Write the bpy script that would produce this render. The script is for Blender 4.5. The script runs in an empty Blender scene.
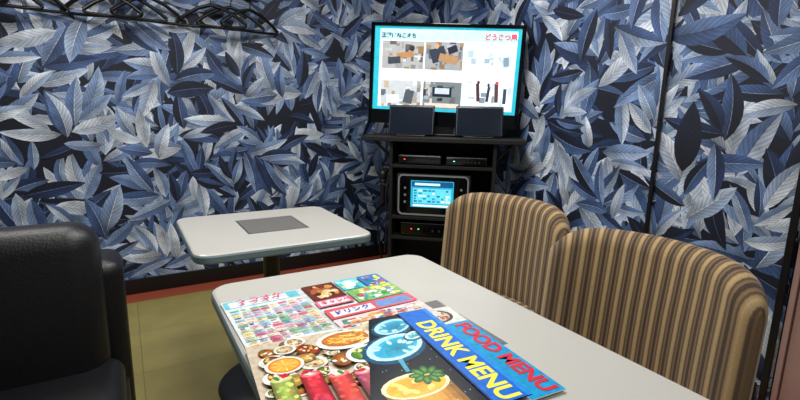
import bpy, bmesh, math, random
from mathutils import Vector, Matrix, Euler
random.seed(7)
S=bpy.context.scene
COL=bpy.context.collection

def lin(c):
    c=max(0,min(255,c))/255.0
    return c/12.92 if c<=0.04045 else ((c+0.055)/1.055)**2.4
def rgb(r,g,b): return (lin(r),lin(g),lin(b),1.0)

def newmat(name):
    m=bpy.data.materials.new(name); m.use_nodes=True
    nt=m.node_tree; b=nt.nodes['Principled BSDF']
    return m,nt,b
def mat(name,c,rough=0.5,metal=0.0,emit=0.0,noise=0.0,nscale=20,bump=0.0,bscale=200,coat=0.0):
    m,nt,b=newmat(name)
    b.inputs['Base Color'].default_value=c
    b.inputs['Roughness'].default_value=rough
    b.inputs['Metallic'].default_value=metal
    b.inputs['Coat Weight'].default_value=coat
    if emit>0:
        b.inputs['Emission Color'].default_value=c
        b.inputs['Emission Strength'].default_value=emit
    if noise>0:
        tc=nt.nodes.new('ShaderNodeTexCoord'); n=nt.nodes.new('ShaderNodeTexNoise')
        n.inputs['Scale'].default_value=nscale; n.inputs['Detail'].default_value=5
        mx=nt.nodes.new('ShaderNodeMixRGB'); mx.blend_type='MULTIPLY'
        mx.inputs['Fac'].default_value=noise
        mx.inputs['Color1'].default_value=c
        nt.links.new(tc.outputs['Object'],n.inputs['Vector'])
        nt.links.new(n.outputs['Fac'],mx.inputs['Color2'])
        nt.links.new(mx.outputs['Color'],b.inputs['Base Color'])
    if bump>0:
        tc=nt.nodes.new('ShaderNodeTexCoord'); n=nt.nodes.new('ShaderNodeTexNoise')
        n.inputs['Scale'].default_value=bscale; n.inputs['Detail'].default_value=3
        bp=nt.nodes.new('ShaderNodeBump'); bp.inputs['Strength'].default_value=bump
        bp.inputs['Distance'].default_value=0.002
        nt.links.new(tc.outputs['Object'],n.inputs['Vector'])
        nt.links.new(n.outputs['Fac'],bp.inputs['Height'])
        nt.links.new(bp.outputs['Normal'],b.inputs['Normal'])
    return m

def empty(name,loc=(0,0,0),rz=0,rot=None):
    e=bpy.data.objects.new(name,None); COL.objects.link(e)
    e.empty_display_size=0.1
    e.location=loc; e.rotation_euler=rot if rot else (0,0,rz)
    return e
def mkobj(name,me,parent=None,loc=(0,0,0),rot=(0,0,0),mats=()):
    o=bpy.data.objects.new(name,me); COL.objects.link(o)
    for m in mats: me.materials.append(m)
    o.location=loc; o.rotation_euler=rot
    if parent: o.parent=parent
    return o
def box(name,size,loc,m,parent=None,bevel=0.004,rot=(0,0,0),seg=2):
    me=bpy.data.meshes.new(name); bm=bmesh.new()
    bmesh.ops.create_cube(bm,size=1)
    bmesh.ops.scale(bm,vec=size,verts=bm.verts)
    if bevel>0:
        bmesh.ops.bevel(bm,geom=bm.edges[:],offset=min(bevel,min(size)*0.45),segments=seg,profile=0.5,affect='EDGES')
    bm.to_mesh(me); bm.free()
    if bevel>0.006:
        for p in me.polygons: p.use_smooth=True
    return mkobj(name,me,parent,loc,rot,[m])
def lathe(name,prof,m,parent=None,loc=(0,0,0),rot=(0,0,0),n=40):
    me=bpy.data.meshes.new(name); vs=[];fs=[]
    for r,z in prof:
        for i in range(n):
            a=2*math.pi*i/n; vs.append((r*math.cos(a),r*math.sin(a),z))
    for k in range(len(prof)-1):
        for i in range(n):
            j=(i+1)%n
            fs.append((k*n+i,k*n+j,(k+1)*n+j,(k+1)*n+i))
    fs.append(tuple(reversed(range(n)))); fs.append(tuple((len(prof)-1)*n+i for i in range(n)))
    me.from_pydata(vs,[],fs)
    for p in me.polygons: p.use_smooth=len(p.vertices)==4
    return mkobj(name,me,parent,loc,rot,[m])
def wire(name,pts,r,m,parent=None,cyclic=False,loc=(0,0,0),rot=(0,0,0),smooth=True):
    cu=bpy.data.curves.new(name,'CURVE'); cu.dimensions='3D'; cu.bevel_depth=r; cu.bevel_resolution=3
    if smooth:
        sp=cu.splines.new('NURBS'); sp.order_u=3; sp.use_endpoint_u=True; sp.resolution_u=6
    else: sp=cu.splines.new('POLY')
    sp.points.add(len(pts)-1)
    for p,q in zip(sp.points,pts): p.co=(*q,1)
    sp.use_cyclic_u=cyclic
    o=bpy.data.objects.new(name,cu); COL.objects.link(o); cu.materials.append(m)
    o.location=loc;o.rotation_euler=rot
    if parent:o.parent=parent
    return o

# ---------------- materials
black=mat('black_plastic',rgb(16,16,19),0.35)
blackm=mat('black_matte',rgb(10,10,12),0.6)
gloss=mat('black_gloss',rgb(6,7,10),0.08)
leather=mat('black_leather',rgb(9,10,15),0.45,bump=0.5,bscale=160)
cream=mat('table_laminate',rgb(192,190,183),0.32,noise=0.12,nscale=300,coat=0.1)
rim=mat('table_edge',rgb(122,142,146),0.4)
grille=mat('table_insert',rgb(122,120,116),0.45,noise=0.5,nscale=180)
iron=mat('cast_iron',rgb(18,18,20),0.45)
steel=mat('steel',rgb(150,152,155),0.3,metal=0.9)
dsteel=mat('dark_steel',rgb(84,88,94),0.35,metal=0.8)
trimm=mat('black_trim',rgb(14,13,16),0.4)
white=mat('ceiling_white',rgb(205,203,199),0.8,bump=0.3)
wood=mat('dark_wood',rgb(52,32,24),0.4,noise=0.4,nscale=25)
doorm=mat('door_laminate',rgb(176,140,132),0.4,noise=0.25,nscale=8)

# floor
fm,nt,b=newmat('floor_vinyl')
tc=nt.nodes.new('ShaderNodeTexCoord'); sep=nt.nodes.new('ShaderNodeSeparateXYZ')
nt.links.new(tc.outputs['Object'],sep.inputs['Vector'])
br=nt.nodes.new('ShaderNodeTexBrick'); br.offset=0.0
br.inputs['Scale'].default_value=1.0
br.inputs['Color1'].default_value=rgb(178,164,98); br.inputs['Color2'].default_value=rgb(168,154,90)
br.inputs['Mortar'].default_value=rgb(136,122,72); br.inputs['Mortar Size'].default_value=0.002
br.inputs['Brick Width'].default_value=0.45; br.inputs['Row Height'].default_value=0.45
nt.links.new(tc.outputs['Object'],br.inputs['Vector'])
no=nt.nodes.new('ShaderNodeTexNoise'); no.inputs['Scale'].default_value=6; no.inputs['Detail'].default_value=8
nt.links.new(tc.outputs['Object'],no.inputs['Vector'])
mu=nt.nodes.new('ShaderNodeMixRGB'); mu.blend_type='MULTIPLY'; mu.inputs['Fac'].default_value=0.4
nt.links.new(br.outputs['Color'],mu.inputs['Color1']); nt.links.new(no.outputs['Fac'],mu.inputs['Color2'])
def gt(out,v):
    n=nt.nodes.new('ShaderNodeMath'); n.operation='GREATER_THAN'; n.inputs[1].default_value=v
    nt.links.new(out,n.inputs[0]); return n.outputs[0]
ad=nt.nodes.new('ShaderNodeMath'); ad.operation='MAXIMUM'
nt.links.new(gt(sep.outputs['Y'],3.16),ad.inputs[0]); nt.links.new(gt(sep.outputs['X'],2.05),ad.inputs[1])
mx=nt.nodes.new('ShaderNodeMixRGB'); mx.inputs['Color2'].default_value=rgb(158,76,54)
nt.links.new(ad.outputs[0],mx.inputs['Fac']); nt.links.new(mu.outputs['Color'],mx.inputs['Color1'])
nt.links.new(mx.outputs['Color'],b.inputs['Base Color']); b.inputs['Roughness'].default_value=0.35

def printmat(name,emit=0.0,rough=0.3,ns=70,lo=.78,hi=1.18):
    m,nt,b=newmat(name)
    a=nt.nodes.new('ShaderNodeAttribute'); a.attribute_name='Col'
    tc=nt.nodes.new('ShaderNodeTexCoord'); n=nt.nodes.new('ShaderNodeTexNoise')
    n.inputs['Scale'].default_value=ns; n.inputs['Detail'].default_value=6
    nt.links.new(tc.outputs['Object'],n.inputs['Vector'])
    mr=nt.nodes.new('ShaderNodeMapRange'); mr.inputs['From Min'].default_value=.3; mr.inputs['From Max'].default_value=.7
    mr.inputs['To Min'].default_value=lo; mr.inputs['To Max'].default_value=hi
    nt.links.new(n.outputs['Fac'],mr.inputs['Value'])
    v=nt.nodes.new('ShaderNodeVectorMath'); v.operation='SCALE'
    nt.links.new(a.outputs['Color'],v.inputs[0]); nt.links.new(mr.outputs[0],v.inputs['Scale'])
    nt.links.new(v.outputs[0],b.inputs['Base Color'])
    b.inputs['Roughness'].default_value=rough
    if emit>0:
        nt.links.new(v.outputs[0],b.inputs['Emission Color']); b.inputs['Emission Strength'].default_value=emit
    return m
print_m=printmat('printed_paper',0,0.28)
screen_m=printmat('lit_display',0.8,0.2,25,.9,1.06)
class Print:
    """flat printed artwork; polygons layered; local XY plane"""
    def __init__(s,dz=0.00001,z0=0): s.v=[];s.f=[];s.c=[];s.z=z0;s.dz=dz
    def poly(s,pts,col):
        n=len(s.v)
        for x,y in pts: s.v.append((x,y,s.z))
        s.f.append(tuple(range(n,n+len(pts)))); s.c.append(rgb(*col)); s.z+=s.dz
    def rect(s,x0,y0,x1,y1,col,a=0):
        cx,cy=(x0+x1)/2,(y0+y1)/2; ca,sa=math.cos(a),math.sin(a)
        P=[(x0,y0),(x1,y0),(x1,y1),(x0,y1)]
        s.poly([(cx+(x-cx)*ca-(y-cy)*sa,cy+(x-cx)*sa+(y-cy)*ca) for x,y in P],col)
    def ell(s,cx,cy,rx,ry,col,a=0,n=20):
        ca,sa=math.cos(a),math.sin(a); P=[]
        for i in range(n):
            t=2*math.pi*i/n; x,y=rx*math.cos(t),ry*math.sin(t)
            P.append((cx+x*ca-y*sa,cy+x*sa+y*ca))
        s.poly(P,col)
    def gell(s,cx,cy,rx,ry,c0,c1,a=0,n=7,ox=0,oy=0):
        for i in range(n):
            t=i/(n-1); k=1-.85*t
            s.ell(cx+ox*t,cy+oy*t,rx*k,ry*k,tuple(c0[j]+(c1[j]-c0[j])*t for j in range(3)),a)
    def make(s,name,m,parent,loc=(0,0,0),rot=(0,0,0)):
        me=bpy.data.meshes.new(name); me.from_pydata(s.v,[],s.f)
        at=me.color_attributes.new('Col','FLOAT_COLOR','CORNER')
        for p,c in zip(me.polygons,s.c):
            for li in p.loop_indices: at.data[li].color=c
        return mkobj(name,me,parent,loc,rot,[m])
def text(name,s,size,col_m,parent,loc,rot=(0,0,0),bold=0.0,sx=1.0):
    cu=bpy.data.curves.new(name,'FONT'); cu.body=s; cu.size=size; cu.offset=bold
    cu.materials.append(col_m)
    o=bpy.data.objects.new(name,cu); COL.objects.link(o); o.parent=parent
    o.location=loc;o.rotation_euler=rot;o.scale=(sx,1,1)
    return o

# ---------------- wallpaper
wm,nt,b=newmat('leaf_wallpaper')
a=nt.nodes.new('ShaderNodeAttribute'); a.attribute_name='Col'
uv=nt.nodes.new('ShaderNodeUVMap'); uv.uv_map='LeafUV'
sp=nt.nodes.new('ShaderNodeSeparateXYZ'); nt.links.new(uv.outputs['UV'],sp.inputs['Vector'])
ab=nt.nodes.new('ShaderNodeMath'); ab.operation='ABSOLUTE'; nt.links.new(sp.outputs['Y'],ab.inputs[0])
m1=nt.nodes.new('ShaderNodeMath'); m1.operation='MULTIPLY_ADD'; m1.inputs[1].default_value=-0.22
nt.links.new(ab.outputs[0],m1.inputs[0]); nt.links.new(sp.outputs['X'],m1.inputs[2])
m2=nt.nodes.new('ShaderNodeMath'); m2.operation='MULTIPLY'; m2.inputs[1].default_value=64
nt.links.new(m1.outputs[0],m2.inputs[0])
m3=nt.nodes.new('ShaderNodeMath'); m3.operation='SINE'; nt.links.new(m2.outputs[0],m3.inputs[0])
mr=nt.nodes.new('ShaderNodeMapRange'); mr.inputs['From Min'].default_value=-1; mr.inputs['To Min'].default_value=0.78; mr.inputs['To Max'].default_value=1.14
nt.links.new(m3.outputs[0],mr.inputs['Value'])
tc=nt.nodes.new('ShaderNodeTexCoord'); no=nt.nodes.new('ShaderNodeTexNoise'); no.inputs['Scale'].default_value=14; no.inputs['Detail'].default_value=6
nt.links.new(tc.outputs['Object'],no.inputs['Vector'])
mr2=nt.nodes.new('ShaderNodeMapRange'); mr2.inputs['From Min'].default_value=0.3; mr2.inputs['From Max'].default_value=0.7; mr2.inputs['To Min'].default_value=0.7; mr2.inputs['To Max'].default_value=1.35
nt.links.new(no.outputs['Fac'],mr2.inputs['Value'])
mm=nt.nodes.new('ShaderNodeMath'); mm.operation='MULTIPLY'
nt.links.new(mr.outputs[0],mm.inputs[0]); nt.links.new(mr2.outputs[0],mm.inputs[1])
vm=nt.nodes.new('ShaderNodeVectorMath'); vm.operation='SCALE'
nt.links.new(a.outputs['Color'],vm.inputs[0]); nt.links.new(mm.outputs[0],vm.inputs['Scale'])
nt.links.new(vm.outputs[0],b.inputs['Base Color']); b.inputs['Roughness'].default_value=0.6

PAL=[(208,216,228),(184,196,214),(154,172,200),(120,144,184),(90,116,162),(60,84,130),(32,50,88),(14,22,46)]
WT=[4,7,8,7,6,5,4,3]
def wallpaper(name,width,z0,z1,origin,xdir,nrm,thick=0.08,seed=1,dens=1.0):
    R=random.Random(seed)
    X=Vector(xdir);N=Vector(nrm);O=Vector(origin)
    vs=[];fs=[];cols=[];uvs=[]
    def P(u,z,d): return O+X*u+Vector((0,0,z))+N*d
    base=rgb(12,18,38)
    q=[P(0,z0,0),P(width,z0,0),P(width,z1,0),P(0,z1,0),P(0,z0,-thick),P(width,z0,-thick),P(width,z1,-thick),P(0,z1,-thick)]
    vs+=q
    for f in [(0,1,2,3),(5,4,7,6),(4,0,3,7),(1,5,6,2),(3,2,6,7),(4,5,1,0)]:
        fs.append(f);cols.append([base]*4);uvs.append([(0,0)]*4)
    idx=0
    leaves=[]
    st_=.165/math.sqrt(dens)
    nx=int(width/st_)+3; nz=int((z1-z0)/st_)+3
    cells=[(i,j) for i in range(nx) for j in range(nz)]
    R.shuffle(cells)
    for c,(i_,j_) in enumerate(cells):
        cx=(i_-1+R.uniform(0,1))*st_; cz=z0+(j_-1+R.uniform(0,1))*st_
        dirn=math.radians(R.choice([60,120,35,145,90,20,160,-40,220])+R.uniform(-15,15))
        k=R.randint(5,7)
        L0=R.uniform(.19,.28)
        for i in range(k):
            t=i/(k-1)
            side=1 if i%2 else -1
            ang=dirn+side*math.radians(56-44*t)+R.uniform(-.15,.15)
            px=cx+math.cos(dirn)*t*L0*.8; pz=cz+math.sin(dirn)*t*L0*.8
            leaves.append((c+R.uniform(0,12),px,pz,ang,L0*R.uniform(.8,1.25)))
    leaves.sort(key=lambda l:l[0])
    NS=8
    for (_,px,pz,ang,L) in leaves:
        if px<-.3 or px>width+.3 or pz<z0-.3 or pz>z1+.3: continue
        idx+=1; d=0.0003+idx*1.5e-6
        W=L*R.uniform(.125,.185); bend=R.uniform(-.22,.22)
        ca,sa=math.cos(ang),math.sin(ang)
        ci=R.choices(range(8),WT)[0]
        cj=min(7,max(0,ci+R.choice([-2,-1,1,2,2,3])))
        rows=[]
        for s in range(NS+1):
            t=s/NS
            w=W*(math.sin(math.pi*t**0.85)**0.85 if 0<t<1 else 0)
            by=bend*L*t*(1-t)*1.5
            row=[]
            for v in (-1,-.035,.035,1):
                lx=t*L; ly=by+v*w
                u=px+lx*ca-ly*sa; z=pz+lx*sa+ly*ca
                u=min(max(u,0),width); z=min(max(z,z0),z1)
                row.append((u,z,t,v))
            rows.append(row)
        off=len(vs)
        for row in rows:
            for (u,z,t,v) in row: vs.append(P(u,z,d))
        A=rgb(*PAL[ci]);B=rgb(*PAL[cj])
        M=rgb(*(PAL[max(0,min(ci,cj)-2)])) if R.random()<.75 else rgb(*PAL[min(7,max(ci,cj)+1)])
        R0=R.random()<.65; kk=R.uniform(.25,.55)
        def shade(c,t,v):
            k=kk+(1.18-kk)*min(1,t*1.5) if R0 else 1.18-(.6)*t
            k*= (0.78+0.34*abs(v))
            return (c[0]*k,c[1]*k,c[2]*k,1)
        for s in range(NS):
            for c3 in range(3):
                ids=(off+s*4+c3,off+s*4+c3+1,off+(s+1)*4+c3+1,off+(s+1)*4+c3)
                rc=[rows[s][c3],rows[s][c3+1],rows[s+1][c3+1],rows[s+1][c3]]
                base_c=(A,M,B)[c3]
                fs.append(ids)
                cols.append([shade(base_c,r[2],r[3]) if c3!=1 else M for r in rc])
                uvs.append([(r[2],r[3]) for r in rc])
    me=bpy.data.meshes.new(name); me.from_pydata([tuple(v) for v in vs],[],fs)
    at=me.color_attributes.new('Col','FLOAT_COLOR','CORNER')
    ul=me.uv_layers.new(name='LeafUV')
    flat=[];fu=[]
    for c,u in zip(cols,uvs):
        for x in c: flat+=list(x)
        for x in u: fu+=list(x)
    at.data.foreach_set('color',flat); ul.data.foreach_set('uv',fu)
    return mkobj(name,me,None,mats=[wm])

H=2.45
BX=2.25; BY=3.33; LX=-1.9; FY=-1.3
wallpaper('wall_back',BX-LX,0,H,(LX,BY,0),(1,0,0),(0,-1,0),seed=3)
wallpaper('wall_right',BY-0.70,0,H,(BX,BY,0),(0,-1,0),(-1,0,0),seed=11)
plain=mat('plain_wall',rgb(140,145,158),0.7,bump=0.2)
box('wall_left',(0.08,BY-FY,H),(LX-.04,(BY+FY)/2,H/2),plain,bevel=0)
box('wall_front',(BX-LX+.16,0.08,H),((LX+BX)/2,FY-.04,H/2),plain,bevel=0)
box('wall_entry',(0.08,-0.24-FY,H),(BX+.04,(-.24+FY)/2,H/2),plain,bevel=0)
box('wall_lintel',(0.08,0.94,H-2.05),(BX+.04,0.23,(H+2.05)/2),plain,bevel=0)
box('floor',(BX-LX+.3,BY-FY+.3,0.05),((LX+BX)/2,(BY+FY)/2,-0.025),fm,bevel=0)
fo=bpy.data.objects['floor']
for v in fo.data.vertices: v.co+=Vector(fo.location)
fo.location=(0,0,0)
box('ceiling',(BX-LX+.3,BY-FY+.3,0.05),((LX+BX)/2,(BY+FY)/2,H+0.025),white,bevel=0)
box('baseboard_back',(BX-LX-.02,0.014,0.10),((LX+BX)/2-.01,BY-.0125-.004,0.05),trimm,bevel=0.002)
box('baseboard_right',(0.014,BY-.76,0.10),(BX-.0165,(BY-.03+.76)/2,0.05),trimm,bevel=0.002)
box('trim_1',(0.014,0.018,H),(BX-.018,1.30,H/2),trimm,bevel=0.002)
box('trim_2',(0.020,0.024,H),(BX-.018,0.718,H/2),trimm,bevel=0.003)
d=empty('door_1',(BX+.02,0.23,0))
box('door_leaf',(0.04,0.88,2.03),(0,0,1.02),doorm,d,0.003)
box('door_jamb',(0.06,0.025,2.05),(0,-.455,1.025),trimm,d,0.002)
box('door_jamb_hinge',(0.06,0.02,2.05),(-.004,.452,1.025),doorm,d,0.002)
box('door_head',(0.07,0.9,0.03),(0,0,2.036),trimm,d,0.002)
box('door_handle_plate',(0.01,0.04,0.18),(-.025,-0.36,1.0),steel,d,0.003)
wire('door_handle',[(-.03,-.36,1.02),(-.07,-.36,1.02),(-.075,-.34,1.02),(-.075,-.25,1.02)],0.009,steel,d)

# ---------------- tables
def rrect(x0,y0,x1,y1,r,n=8):
    P=[]
    for cx,cy,a0 in ((x1-r,y1-r,0),(x0+r,y1-r,90),(x0+r,y0+r,180),(x1-r,y0+r,270)):
        for i in range(n+1):
            a=math.radians(a0+90*i/n); P.append((cx+r*math.cos(a),cy+r*math.sin(a)))
    return P
def table(w,l,cx,cy,peds,inserts,r=0.06,zt=0.72):
    e=empty('restaurant_table',(cx,cy,0))
    me=bpy.data.meshes.new('table_top')
    vs=[];fs=[];mi=[]
    prof=[(-.02,-.034),(-.004,-.034),(0,-.029),(0,-.010),(-.003,-.004),(-.008,-.0008),(-.012,0)]
    n=0
    for o,z in prof:
        L=rrect(-w/2-o,-l/2-o,w/2+o,l/2+o,max(r+o,.01)); n=len(L)
        vs+=[(x,y,zt+z) for x,y in L]
    for k in range(len(prof)-1):
        for i in range(n):
            j=(i+1)%n; fs.append((k*n+i,k*n+j,(k+1)*n+j,(k+1)*n+i)); mi.append(0 if k<4 else 1)
    fs.append(tuple(reversed(range(n))));mi.append(0)
    fs.append(tuple((len(prof)-1)*n+i for i in range(n)));mi.append(1)
    me.from_pydata(vs,[],fs)
    for p,m_ in zip(me.polygons,mi): p.material_index=m_
    mkobj('table_top',me,e,mats=[rim,cream])
    for (ix,iy,iw,il) in inserts:
        box('grill_cover',(iw,il,0.0016),(ix,iy,zt+.0004),grille,e,0)
        box('grill_cover_frame',(iw+.012,il+.012,0.001),(ix,iy,zt+.0002),steel,e,0)
    for i,py in enumerate(peds):
        lathe('pedestal_%d'%(i+1),[(.235,0),(.24,.008),(.23,.02),(.12,.035),(.05,.055),(.036,.07),(.034,.62),(.05,.64),(.12,.655),(.15,.668),(.15,.686)],iron,e,(0,py,0))
    return e
table(.68,1.20,.510,.70,[-.33,.33],[(.03,.09,.25,.25)])
table(.67,.63,.506,1.895,[0],[(.01,.02,.235,.235)])

# ---------------- striped chairs
st,nt,b=newmat('striped_fabric')
uvn=nt.nodes.new('ShaderNodeUVMap'); uvn.uv_map='UVMap'
sp=nt.nodes.new('ShaderNodeSeparateXYZ'); nt.links.new(uvn.outputs['UV'],sp.inputs['Vector'])
mo=nt.nodes.new('ShaderNodeMath'); mo.operation='MULTIPLY'; mo.inputs[1].default_value=1/0.043
nt.links.new(sp.outputs['X'],mo.inputs[0])
fr=nt.nodes.new('ShaderNodeMath'); fr.operation='FRACT'; nt.links.new(mo.outputs[0],fr.inputs[0])
cr=nt.nodes.new('ShaderNodeValToRGB'); cr.color_ramp.interpolation='LINEAR'
els=[(0,(60,46,34)),(.16,(64,49,36)),(.20,(124,100,68)),(.30,(112,88,60)),(.34,(78,60,43)),(.40,(84,65,46)),(.44,(154,128,88)),(.60,(178,152,108)),(.72,(150,122,84)),(.76,(90,70,50)),(.82,(86,66,48)),(.86,(128,102,70)),(.95,(120,96,66)),(1,(60,46,34))]
cr.color_ramp.elements[0].position=0; cr.color_ramp.elements[0].color=rgb(*els[0][1])
cr.color_ramp.elements[1].position=els[1][0]; cr.color_ramp.elements[1].color=rgb(*els[1][1])
for p_,c_ in els[2:]:
    x=cr.color_ramp.elements.new(p_); x.color=rgb(*c_)
nt.links.new(fr.outputs[0],cr.inputs['Fac'])
no=nt.nodes.new('ShaderNodeTexNoise'); no.inputs['Scale'].default_value=350
tcn=nt.nodes.new('ShaderNodeTexCoord'); nt.links.new(tcn.outputs['Object'],no.inputs['Vector'])
mxx=nt.nodes.new('ShaderNodeMixRGB'); mxx.blend_type='OVERLAY'; mxx.inputs['Fac'].default_value=.35
nt.links.new(cr.outputs['Color'],mxx.inputs['Color1']); nt.links.new(no.outputs['Fac'],mxx.inputs['Color2'])
nt.links.new(mxx.outputs['Color'],b.inputs['Base Color']); b.inputs['Roughness'].default_value=.85
b.inputs['Sheen Weight'].default_value=.2

def chair(cx,cy,rz,HT=.865,HW=.285):
    """faces local -X, back at +X"""
    e=empty('striped_dining_chair',(cx,cy,0),rz)
    NT=36
    me=bpy.data.meshes.new('backrest'); vs=[];fs=[];uvv=[]
    loopn=None
    for i in range(NT+1):
        q_=-1+2*i/NT
        t=math.sin(q_*math.pi/2)*.35+q_*.65
        endf=max(.12,(1-abs(t)**12)**.5)
        th=.042*endf
        y=HW*t
        K=.115;PW=2.2
        xc=.22-K*abs(t)**PW
        dxdy=-K*PW*(abs(t)**(PW-1))*(1 if t>0 else -1)/HW
        nx,ny=1,-dxdy; l=math.hypot(nx,ny); nx/=l; ny/=l
        top=HT-.075*abs(t)**8-.012*t*t
        bot=.38
        prof=[]
        R_=.042
        hs=[bot,bot+.10,bot+.2,bot+.3,top-R_*1.1]
        for z in hs: prof.append((-1,z))
        for k in range(1,8):
            a_=math.pi*k/8; prof.append((-math.cos(a_),top-R_*1.1+R_*1.1*math.sin(a_)))
        for z in reversed(hs): prof.append((1,z))
        loopn=len(prof)
        for s_,z in prof:
            lean=.09*(z-.44)
            bul=1.0
            if s_<0: bul=1+.25*math.sin(math.pi*min(1,max(0,(z-bot)/(top-bot))))*(1-t*t)
            vs.append((xc+lean+nx*th*s_*bul,y+ny*th*s_*bul,z)); uvv.append(y*1.1+.018)
    for i in range(NT):
        for k in range(loopn):
            k2=(k+1)%loopn
            fs.append((i*loopn+k,i*loopn+k2,(i+1)*loopn+k2,(i+1)*loopn+k))
    fs.append(tuple(range(loopn))); fs.append(tuple(reversed([NT*loopn+k for k in range(loopn)])))
    me.from_pydata(vs,[],fs)
    ul=me.uv_layers.new(name='UVMap')
    for p in me.polygons:
        p.use_smooth=len(p.vertices)==4
        for li in p.loop_indices:
            vi=me.loops[li].vertex_index; ul.data[li].uv=(uvv[vi],vs[vi][2])
    bm=bmesh.new(); bm.from_mesh(me); bmesh.ops.recalc_face_normals(bm,faces=bm.faces); bm.to_mesh(me); bm.free()
    mkobj('backrest',me,e,mats=[st])
    me=bpy.data.meshes.new('seat'); bm=bmesh.new()
    rings=[]
    for o,z in [(-.03,.355),(-.004,.36),(0,.375),(0,.42),(-.008,.44),(-.03,.455),(-.10,.465)]:
        Q=rrect(-.25-o,-.235-o,.20+o,.235+o,max(.02,.09+o),8)
        rings.append([bm.verts.new((x,y,z)) for x,y in Q])
    for A_,B_ in zip(rings,rings[1:]):
        for i in range(len(A_)):
            j=(i+1)%len(A_); bm.faces.new((A_[i],A_[j],B_[j],B_[i]))
    bm.faces.new(rings[-1]); bm.faces.new(list(reversed(rings[0])))
    ul=bm.loops.layers.uv.new('UVMap')
    for f in bm.faces:
        f.smooth=len(f.verts)==4
        for lp in f.loops: lp[ul].uv=(lp.vert.co.y*1.1+.018,lp.vert.co.x)
    bm.to_mesh(me); bm.free()
    mkobj('seat',me,e,mats=[st])
    box('seat_frame',(.40,.40,.04),(-.02,0,.337),wood,e,.006)
    for i,(lx,ly) in enumerate([(-.20,-.18),(-.20,.18),(.17,-.18),(.17,.18)]):
        sx=-.02 if lx<0 else .05
        me=bpy.data.meshes.new('leg'); bm=bmesh.new()
        bmesh.ops.create_cone(bm,segments=12,radius1=.013,radius2=.022,depth=.34,cap_ends=True)
        for v in bm.verts:
            if v.co.z<0: v.co.x+=sx
        bm.to_mesh(me);bm.free()
        mkobj('leg_%d'%(i+1),me,e,(lx,ly,.17),mats=[wood])
    return e
chair(1.15,1.325,math.radians(12),.865)
chair(1.015,.675,math.radians(3),.872,.28)

# ---------------- sofa
e=empty('leather_sofa',(-.79,1.40,0))
box('sofa_base',(1.50,.66,.30),(0,-.04,.21),leather,e,.02,seg=4)
box('sofa_back_frame',(1.52,.20,.68),(0,.28,.40),leather,e,.045,seg=5)
for i in range(2):
    box('back_cushion_%d'%(i+1),(.69,.19,.475),(-.335+.70*i,.14,.638),leather,e,.07,(math.radians(-6),0,0),6)
    box('seat_cushion_%d'%(i+1),(.74,.52,.14),(-.372+.746*i,-.14,.41),leather,e,.045,seg=5)
for i,(x,y) in enumerate([(-.68,-.3),(.68,-.3),(-.68,.28),(.68,.28)]):
    lathe('sofa_foot_%d'%(i+1),[(.018,0),(.025,.06)],iron,e,(x,y,0),n=16)

# ---------------- AV rack + TV
A=math.radians(-40)
RX,RY=1.80,2.45
def rk(x,y,z): return Vector((RX,RY,0))+Matrix.Rotation(A,3,'Z')@Vector((x,y,z))
e=empty('equipment_rack',(RX,RY,0),A)
rw=.72; dp=.36
box('rack_top',(1.0,.40,.03),(0,-.02,1.035),blackm,e,.004)
for s_ in (-1,1):
    box('side_panel_%d'%(1 if s_<0 else 2),(.022,dp,.96),(s_*(rw/2-.04),0,.54),blackm,e,.002)
box('back_panel',(rw-.1,.012,.96),(0,dp/2-.01,.54),blackm,e,.001)
for i,z in enumerate((.06,.40,.535,.865)):
    box('shelf_%d'%(i+1),(rw-.10,dp-.02,.02),(0,-.005,z),blackm,e,.002)
box('rack_plinth',(rw+.04,dp+.04,.05),(0,0,.027),blackm,e,.004)
for s_ in (-1,1):
    wire('top_bracket_%d'%(1 if s_<0 else 2),[(s_*.32,-.12,.89),(s_*.36,-.14,.95),(s_*.43,-.16,1.02)],.010,black,e)

led_r=mat('led_red',(1,.05,.03,1),.4,emit=4); led_c=mat('led_cyan',(.2,.9,1,1),.4,emit=2.5); led_g=mat('led_green',(.2,1,.3,1),.4,emit=2)
def amp(name,x,z,w,h,leds):
    a_=empty(name,rk(x,-.03,z),A)
    box('chassis',(w,.26,h),(0,0,h/2+.004),black,a_,.003)
    box('face_plate',(w-.01,.006,h-.01),(0,-.132,h/2+.004),gloss,a_,.001)
    for i in range(5):
        lathe('knob_%d'%(i+1),[(.007,0),(.006,.01)],dsteel,a_,(w*(-.05+.09*i),-.134,h/2),(math.radians(90),0,0),14)
    for (lx,m_) in leds: box('indicator',(.009,.003,.004),(lx*w,-.136,h*.6),m_,a_,0)
    return a_
amp('karaoke_amplifier',-.14,.876,.27,.055,[(-.35,led_r)])
amp('video_tuner',.15,.876,.25,.05,[(-.3,led_c)])
amp('stereo_receiver',-.02,.411,.46,.085,[(-.35,led_r),(-.25,led_g)])
k=empty('karaoke_player',rk(-.05,-.06,.547),A)
box('body',(.47,.24,.27),(0,.02,.137),blackm,k,.01)
silver=mat('silver_plastic',rgb(150,155,160),.35,metal=.3)
me=bpy.data.meshes.new('silver_bezel')
Lo=rrect(-.222,-.130,.222,.130,.03);Li=rrect(-.213,-.121,.213,.121,.024);n=len(Lo)
vs=[(x,-.106,z+.137) for x,z in Lo]+[(x,-.112,z+.137) for x,z in Lo]+[(x,-.112,z+.137) for x,z in Li]+[(x,-.104,z+.137) for x,z in Li]
fs=[]
for q in range(3):
    for i in range(n): fs.append((q*n+i,q*n+(i+1)%n,(q+1)*n+(i+1)%n,(q+1)*n+i))
me.from_pydata(vs,[],fs); mkobj('silver_bezel',me,k,mats=[silver])
box('front_glass',(.42,.006,.235),(0,-.102,.137),gloss,k,.001)
p=Print(.00005)
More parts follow.
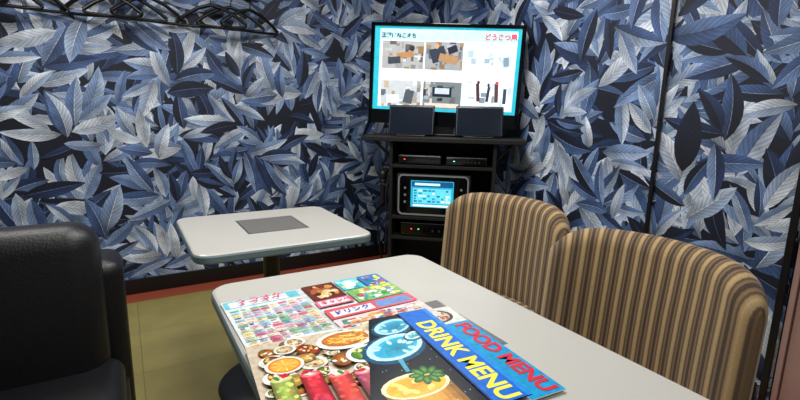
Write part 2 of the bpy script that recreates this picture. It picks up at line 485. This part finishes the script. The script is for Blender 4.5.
p.rect(-.135,-.085,.135,.085,(40,165,200)); p.rect(-.13,.045,.13,.08,(25,80,130)); p.rect(-.12,-.06,.12,.035,(100,210,228))
R=random.Random(9)
for r in range(5):
    for c in range(8):
        if R.random()<.75: p.rect(-.115+.029*c,.016-.017*r,-.115+.029*c+R.uniform(.012,.026),.027-.017*r,R.choice([(20,110,160),(235,250,255),(30,140,180)]))
p.rect(-.11,.055,.05,.07,(200,240,250)); p.rect(-.12,-.08,.12,-.068,(235,250,255))
p.make('player_display',screen_m,k,(-.005,-.1065,.145),(math.radians(90),0,0))
for i in range(6): lathe('button_%d'%(i+1),[(.008,0),(.007,.006)],silver,k,(-.177 if i<3 else .177,-.105,.09+.045*(i%3)),(math.radians(90),0,0),14)
wire('rack_cable',[(-.36,.10,.95),(-.42,.06,.85),(-.40,.02,.65),(-.44,.0,.45),(-.42,.05,.2),(-.40,.12,.02)],.006,blackm,e)
wire('rack_cable_b',[(-.33,-.17,.84),(-.345,-.20,.7),(-.34,-.19,.5),(-.35,-.19,.3)],.004,blackm,e)
for i in range(2):
    m_=empty('microphone',rk(-.385,-.10+.09*i,.60),A)
    lathe('handle',[(.012,0),(.014,.02),(.019,.15),(.022,.165)],blackm,m_,n=20)
    lathe('grille_head',[(.022,.165),(.027,.18),(.028,.20),(.022,.222),(.008,.232)],iron,m_,n=20)
    box('holder',(.05,.04,.02),(.012,0,.13),black,m_,.003)

# TV
tl=rk(-.018,0,0)
t=empty('flat_screen_tv',(tl.x,tl.y,1.430),0,rot=(0,math.radians(1.7),A))
W_,H_=.965,.63
box('tv_housing',(W_,.05,H_),(0,.03,0),gloss,t,.006)
box('tv_rear',(.7,.05,.40),(0,.075,-.02),black,t,.01)
for nm,sz,lc in [('bezel_top',(W_,.012,.022),(0,0,H_/2-.011)),('bezel_bottom',(W_,.012,.090),(0,0,-H_/2+.045)),('bezel_left',(.024,.012,H_),(-W_/2+.012,0,0)),('bezel_right',(.024,.012,H_),(W_/2-.012,0,0))]:
    box(nm,sz,lc,gloss,t,.003)
box('tv_neck',(.16,.05,.06),(0,.03,-.335),black,t,.004)
box('tv_foot',(.46,.16,.010),(0,.03,-.371),black,t,.003,(0,math.radians(-1.7),0))
p=Print(.00002)
x0,x1,y0,y1=-.458,.458,-.226,.293
p.rect(x0,y0,x1,y1,(44,178,198))
p.rect(x0+.034,y0+.02,x1-.022,y1-.016,(222,236,240))
p.rect(x0+.038,y1-.080,x1-.026,y1-.020,(176,220,230))
R=random.Random(5)
def photo(ax,ay,bx,by,bg,pal,items=(),n=26):
    ax*=.955;bx*=.955
    p.rect(ax,ay,bx,by,bg)
    w=bx-ax;h=by-ay
    def cl(x0_,y0_,x1_,y1_,c): p.rect(max(ax,x0_),max(ay,y0_),min(bx,x1_),min(by,y1_),c)
    for i in range(n):
        cx=R.uniform(ax,bx);cy=R.uniform(ay,by);ww=w*R.uniform(.04,.16);hh=h*R.uniform(.06,.3)
        c=R.choice(pal); j=R.randint(-14,14)
        cl(cx-ww/2,cy-hh/2,cx+ww/2,cy+hh/2,tuple(min(255,max(0,q+j)) for q in c))
    for kx,ky,kw,kh,c,sh in items:
        if sh=='e': p.ell(ax+kx*w,ay+ky*h,kw*w/2,kh*h/2,c)
        else: p.rect(ax+(kx-kw/2)*w,ay+(ky-kh/2)*h,ax+(kx+kw/2)*w,ay+(ky+kh/2)*h,c,sh if not isinstance(sh,str) else 0)
photo(-.425,.035,-.145,.205,(160,162,162),[(188,190,190),(136,136,138),(150,120,90),(108,102,96),(88,94,104)],[(.55,.5,.4,.2,(170,124,82),.12),(.3,.3,.3,.25,(60,66,78),.1),(.72,.75,.12,.22,(56,48,44),'e')])
photo(-.135,.035,.115,.205,(146,150,154),[(176,180,186),(78,84,98),(144,118,92),(108,112,116)],[(.35,.55,.4,.5,(50,56,70),.35),(.62,.4,.5,.28,(164,128,94),-.2),(.72,.74,.25,.25,(38,42,58),.4),(.3,.85,.12,.2,(190,150,120),'e')])
photo(.145,.05,.44,.205,(204,220,226),[(220,232,236),(176,200,210),(158,178,190),(190,206,214)],[(.85,.3,.12,.35,(126,146,162),.1)],18)
p.rect(-.415,-.03,.42,.026,(244,248,250))
photo(-.425,-.205,-.15,-.038,(184,190,194),[(216,218,220),(156,164,172),(102,110,120),(166,148,124)],[(.7,.4,.22,.5,(76,84,94),-.2),(.3,.3,.3,.3,(226,226,226),.1)])
photo(-.135,-.205,.12,-.038,(112,120,124),[(84,92,98),(142,148,154),(184,178,170),(56,60,70)],[(.5,.62,.5,.36,(34,40,50),'r'),(.5,.66,.38,.22,(186,200,210),'r'),(.5,.12,.9,.16,(208,200,190),'r')])
photo(.145,-.205,.445,-.02,(214,222,228),[(230,236,240),(180,192,200),(140,152,164),(206,214,220)],[(.28,.6,.07,.6,(74,50,58),.1),(.5,.55,.06,.5,(56,58,76),-.1),(.68,.6,.08,.62,(88,64,70),.05),(.86,.5,.07,.5,(60,70,90),'r'),(.68,.93,.07,.12,(196,70,80),'e'),(.28,.93,.06,.12,(70,50,45),'e'),(.5,.85,.05,.12,(60,45,45),'e')],24)
p.make('tv_picture',screen_m,t,(0,.0045,0),(math.radians(90),0,0))
txk=mat('caption_black',rgb(25,35,50),.5); txr=mat('caption_red',rgb(225,40,70),.5,emit=.6)
text('caption_left','正解はねこまち',.032,txk,t,(x0+.045,-.0005,y1-.066),(math.radians(90),0,0),.001)
text('caption_right','どうさつ風',.040,txr,t,(x1-.225,-.0005,y1-.066),(math.radians(90),0,0),.0012)
refl_glass=mat('tablet_glass_reflection',rgb(20,27,38),.12,emit=.35)  # blue-grey reflection on the dark screens, put in as colour and faint glow
for i,xx in enumerate((-.200,.215)):
    q=empty('tablet_remote',rk(xx,-.145,1.051),A)
    box('tablet_case',(.285,.020,.185),(0,0,.10),black,q,.008,(math.radians(-12),0,0))
    box('tablet_rim',(.274,.004,.174),(0,-.0095,.10),dsteel,q,.002,(math.radians(-12),0,0))
    box('tablet_screen',(.266,.003,.166),(0,-.0125,.10),refl_glass,q,.001,(math.radians(-12),0,0))
    box('tablet_stand',(.18,.07,.010),(0,.01,.005),black,q,.003)

# ---------------- coat hangers on wall hooks
hw=mat('hanger_black',rgb(6,6,8),.35)
for gi,gx in enumerate((.66,.08,-.52)):
    r_=empty('coat_hook_rail',(gx,BY-.015,1.93))
    box('rail_board',(.40,.016,.05),(0,0,0),wood,r_,.004)
    for i in range(3):
        wire('hook_%d'%(i+1),[(-.12+.12*i,-.006,.0),(-.12+.12*i,-.05,-.015),(-.12+.12*i,-.10,-.01),(-.12+.12*i,-.115,.02)],.005,steel,r_)
    for i in range(3):
        h=empty('coat_hanger',(gx-.12+.12*i,BY-.09,1.915),math.radians((-22,4,20)[i]))
        wire('hook',[(.0,0,-.085),(.0,0,-.05),(.022,0,-.025),(.02,0,.0),(0,0,.008),(-.02,0,-.002)],.004,hw,h)
        wire('shoulders',[(-.21,0,-.195),(-.16,0,-.155),(-.08,0,-.108),(0,0,-.085),(.08,0,-.108),(.16,0,-.155),(.21,0,-.195)],.011,hw,h)
        wire('trouser_bar',[(-.21,0,-.195),(-.20,0,-.21),(-.1,0,-.215),(0,0,-.217),(.1,0,-.215),(.20,0,-.21),(.21,0,-.195)],.009,hw,h)

# ---------------- menus on near table
ZT=.7222
def sheet(name,w,h,cx,cy,rz,z,th):
    e=empty(name,(cx,cy,z),rz)
    box('pages',(w,h,th),(0,0,th/2),mat('paper_white',rgb(232,230,226),.4),e,0)
    return e,th+.0002
e,z=sheet('flyer',.44,.335,.400,.985,math.radians(1),ZT,.0012)
p=Print(z0=z)
w,h=.44,.335
p.rect(-w/2,-h/2,w/2,h/2,(216,224,226))
R=random.Random(21)
p.rect(-.217,.12,-.03,.165,(110,190,205)); p.rect(-.205,.125,-.06,.158,(236,230,232))
for r in range(18):
    for c in range(8):
        xx=-.212+.0232*c; yy=.108-.0145*r
        if R.random()<.85: p.rect(xx,yy-.0125,xx+.0215,yy,R.choice([(240,226,150),(180,214,175),(232,190,200),(170,208,228),(238,238,234),(212,110,135),(130,184,150),(236,220,200),(150,190,215)]))
        p.rect(xx+.002,yy-.009,xx+R.uniform(.010,.019),yy-.0065,R.choice([(170,60,90),(60,80,130),(90,90,90)]))
        if R.random()<.5: p.rect(xx+.002,yy-.0045,xx+R.uniform(.008,.018),yy-.002,R.choice([(170,60,90),(60,80,130),(90,90,90)]))
def scatter(x0,y0,x1,y1,n,pal,r0=.005,r1=.013):
    for i in range(n):
        r=R.uniform(r0,r1)
        p.ell(R.uniform(x0+r1,x1-r1),R.uniform(y0+r1,y1-r1),r,r*R.uniform(.5,.9),R.choice(pal),R.uniform(0,3))
p.rect(-.015,.06,.075,.165,(96,46,28)); scatter(-.015,.06,.075,.165,60,[(205,140,70),(230,185,120),(120,50,25),(236,222,190),(170,90,50),(84,40,24)])
p.rect(.08,.09,.145,.165,(90,195,210)); scatter(.08,.09,.145,.165,26,[(240,250,250),(160,225,235),(250,220,90),(60,160,180)],.004,.010)
p.gell(.112,.128,.018,.026,(200,240,245),(250,255,255))
p.rect(.15,.06,.218,.165,(50,120,180)); scatter(.15,.06,.218,.165,30,[(240,240,245),(120,180,220),(250,225,60),(210,70,80),(60,90,140)],.004,.011)
p.rect(-.02,.015,.075,.055,(226,110,140)); p.rect(-.012,.022,.068,.048,(245,235,238))
p.rect(.08,.0,.218,.085,(120,180,110)); scatter(.08,0,.218,.085,60,[(240,240,230),(60,140,60),(250,220,80),(220,90,70),(50,150,210),(160,200,120),(230,230,220)],.004,.011)
p.rect(-.02,-.06,.218,-.005,(214,90,100)); p.rect(-.01,-.05,.10,-.02,(244,236,238)); p.rect(.11,-.052,.205,-.015,(110,140,200))
p.rect(-.02,-.165,.218,-.065,(226,206,206))
for i in range(130): p.rect(*(lambda a_,b_:(a_,b_,a_+R.uniform(.008,.022),b_+.007))(R.uniform(-.015,.185),R.uniform(-.16,-.075)),R.choice([(200,80,90),(80,130,190),(244,240,236),(100,160,120),(236,200,110),(226,150,90)]))
p.rect(-.026,-h/2,-.0245,h/2,(170,175,180))
p.make('flyer_print',print_m,e); zt_=p.z+.0003
pk=mat('ink_pink',rgb(214,70,110),.4); bl=mat('ink_blue',rgb(50,90,180),.4); yl=mat('ink_yellow',rgb(250,232,60),.4); rd=mat('ink_red',rgb(206,24,52),.4)
text('flyer_title','カラオケ',.030,pk,e,(-.19,.130,zt_),bold=.0008)
text('flyer_text','キャンペーン',.020,pk,e,(-.009,.028,zt_),bold=.0006)
text('flyer_text_b','ドリンク',.024,bl,e,(-.005,-.043,zt_),bold=.0006)

def food(p,R,x0,y0,x1,y1,n):
    for i in range(n):
        cx=R.uniform(x0,x1);cy=R.uniform(y0,y1);r=R.uniform(.010,.024)
        c=R.choice([(205,120,50),(226,180,90),(180,70,45),(110,140,60),(235,215,175),(150,86,42)])
        if R.random()<.4: p.ell(cx,cy,r*1.3,r*1.05,(236,232,224))
        p.gell(cx,cy,r,r*.8,tuple(q*.7 for q in c),c,R.uniform(0,3),4)
        for j in range(9):
            p.ell(cx+R.uniform(-r,r)*.8,cy+R.uniform(-r,r)*.6,r*.22,r*.14,R.choice([(246,226,170),(90,140,50),(180,60,40),(140,80,30),(250,200,100),(240,236,226)]),R.uniform(0,3))
# food menu (underneath)
e,z=sheet('food_menu',.40,.385,.450,.685,math.radians(-4),ZT+.0030,.0022)
p=Print(z0=z); w,h=.40,.385
p.rect(-w/2,-h/2,w/2,h/2,(225,228,228))
p.rect(.115,-h/2,w/2,h/2-.085,(16,150,205))
p.rect(.06,h/2-.085,w/2,h/2,(220,218,212))
p.ell(.140,h/2-.042,.044,.034,(60,56,56)); p.gell(.140,h/2-.042,.036,.027,(190,175,150),(240,232,214))
R=random.Random(2)
for i in range(50): p.ell(.140+R.uniform(-.025,.025),h/2-.042+R.uniform(-.018,.018),.005,.0035,R.choice([(190,60,40),(70,130,50),(230,180,80),(245,238,225),(120,60,40)]),R.uniform(0,3))
p.make('food_menu_print',print_m,e)
text('food_menu_title','FOOD MENU',.048,rd,e,(.158,.098,p.z+.0002),(0,0,math.radians(-90)),bold=.0018,sx=1.0)
# drink menu (on top)
e,z=sheet('drink_menu',.41,.37,.366,.682,math.radians(-5),ZT+.0058,.003)
p=Print(z0=z); w,h=.41,.37
p.rect(-w/2,-h/2,w/2,h/2,(232,228,220))
R=random.Random(4)
p.rect(-w/2,-h/2,.06,h/2,(206,190,168))
food(p,R,-.185,-.02,.03,.168,60)
p.ell(-.015,.125,.062,.038,(240,238,232)); p.gell(-.015,.127,.050,.029,(190,110,40),(236,170,80),0,5)
for i in range(50): p.rect(*(lambda a_,b_:(a_,b_,a_+.022,b_+.004))(R.uniform(-.065,.02),R.uniform(.104,.146)),R.choice([(245,195,90),(226,156,60),(250,215,130),(200,126,48)]),R.uniform(-1,1))
p.ell(-.150,.075,.036,.030,(236,232,224)); p.ell(-.150,.075,.030,.025,(236,130,30)); p.ell(-.150,.075,.026,.021,(248,176,60))
for i in range(8):
    a_=i*math.pi/4; p.poly([(-.150,.075),(-.150+.024*math.cos(a_),.075+.020*math.sin(a_)),(-.150+.024*math.cos(a_+.1),.075+.020*math.sin(a_+.1))],(252,226,160))
p.ell(.008,.055,.046,.034,(238,240,238)); p.gell(.008,.055,.036,.025,(70,120,40),(150,190,80))
for i in range(26): p.ell(.008+R.uniform(-.026,.026),.055+R.uniform(-.016,.016),.006,.0035,R.choice([(200,50,40),(110,160,60),(236,220,150),(245,245,235),(60,110,40)]),R.uniform(0,3))
for gx,gy,c in [(-.165,.0,(150,160,80)),(-.115,-.005,(190,40,56)),(-.070,-.025,(206,66,60)),(-.025,-.035,(160,64,84))]:
    for s_ in range(8):
        u0=-.019+.00475*s_; k_=.7+.45*math.sin(math.pi*(s_+.5)/8)
        p.rect(gx+u0,gy-.08,gx+u0+.00475,gy+.030,tuple(min(255,q*k_) for q in c))
    for s_ in range(14): p.ell(gx+R.uniform(-.014,.014),gy+R.uniform(-.06,.02),.005,.004,tuple(min(255,q*R.uniform(.8,1.5)+20) for q in c),R.uniform(0,3))
    p.gell(gx,gy+.030,.019,.010,tuple(min(255,q*1.1+30) for q in c),(250,225,215))
    for s_ in range(5): p.ell(gx+R.uniform(-.008,.010),gy+.038+R.uniform(-.004,.004),.008,.004,R.choice([(60,140,50),(240,236,225),(200,40,50)]),R.uniform(0,3))
# black cocktail side
p.poly([(.060,h/2),(w/2,h/2),(w/2,-h/2),(-.085,-h/2)],(12,15,26))
def glass(cx,cy,r,dark,body,lite,ang=.35):
    p.gell(cx,cy,r*1.1,r*.80,dark,body,ang,5)
    p.gell(cx+.003,cy+.004,r*1.0,r*.66,lite,body,ang,6)
    p.gell(cx+.004,cy+.002,r*.80,r*.48,body,tuple(q*.75 for q in body),ang,5,.004,-.004)
    for i in range(9):
        a_=R.uniform(0,6.28); p.ell(cx+r*.6*math.cos(a_),cy+r*.35*math.sin(a_),r*.14,r*.07,lite,a_)
glass(.092,.130,.046,(16,80,115),(50,165,205),(180,230,244))
glass(.060,.048,.066,(12,80,118),(50,178,218),(196,238,248))
glass(.116,.076,.022,(20,90,110),(100,200,215),(225,250,250))
p.poly([(.046,.005),(.056,.005),(.05,-.04),(.042,-.04)],(80,170,200))
for s_ in range(12):
    u0=-.062+.0103*s_; k_=.55+.5*math.sin(math.pi*(s_+.5)/12)
    p.rect(.040+u0,-.185,.040+u0+.0104,-.085,(236*k_,160*k_,36*k_))
p.gell(.040,-.082,.064,.036,(250,236,190),(222,150,34),0,4); p.gell(.040,-.084,.056,.029,(246,190,50),(232,160,36),0,5)
for i in range(9): p.ell(.040+R.uniform(-.04,.03),-.084+R.uniform(-.018,.018),.010,.006,(252,222,120),R.uniform(0,3))
for i in range(9):
    a_=i*.72; p.gell(.072+.020*math.cos(a_),-.062+.016*math.sin(a_),.014,.0075,(34,92,34),(120,180,80),a_,4)
for i in range(60): p.ell(R.uniform(.0,.13),R.uniform(-.17,.17),.0012,.0012,(150,200,230))
# blue title band
p.rect(.132,-h/2,w/2,h/2,(10,104,205)); p.rect(.129,-h/2,.133,h/2,(8,50,110)); p.rect(w/2-.010,-h/2,w/2,h/2,(30,140,225))
p.make('drink_menu_print',print_m,e)
text('drink_menu_title','DRINK MENU',.056,yl,e,(.148,.126,p.z+.0002),(0,0,math.radians(-90)),bold=.0018,sx=.90)

# ---------------- lights
def fixture(x,y,sx,sy,en,col):
    f=empty('ceiling_light',(x,y,H-.03))
    box('lamp_housing',(sx+.06,sy+.06,.05),(0,0,0),white,f,.006)
    L=bpy.data.lights.new('lamp_glow','AREA'); L.shape='RECTANGLE'; L.size=sx; L.size_y=sy; L.energy=en; L.color=col
    o=bpy.data.objects.new('lamp_glow',L); COL.objects.link(o); o.parent=f; o.location=(0,0,-.03)
fixture(.55,1.25,.9,.5,31,(1,.98,.94))
fixture(-.4,2.2,.5,.5,17,(1,.98,.95))
fixture(1.4,2.0,.4,.4,13,(1,.98,.95))
fixture(.6,-.5,.6,.4,12,(1,.98,.95))
w=bpy.data.worlds.new('world'); S.world=w; w.use_nodes=True
w.node_tree.nodes['Background'].inputs[0].default_value=(.5,.55,.65,1); w.node_tree.nodes['Background'].inputs[1].default_value=.1

# ---------------- camera
cam=bpy.data.cameras.new('camera'); co=bpy.data.objects.new('camera',cam); COL.objects.link(co)
cam.sensor_width=36; cam.lens=20.8; cam.clip_start=.02
p_=math.radians(10.8)
M=Matrix.Rotation(math.radians(-31),4,'Z')@Matrix.Rotation(math.pi/2-p_,4,'X')@Matrix.Rotation(math.radians(1.2),4,'Z')
co.matrix_world=Matrix.Translation((0,0,1.2))@M
S.camera=co
S.view_settings.view_transform='Standard'
S.view_settings.look='None'
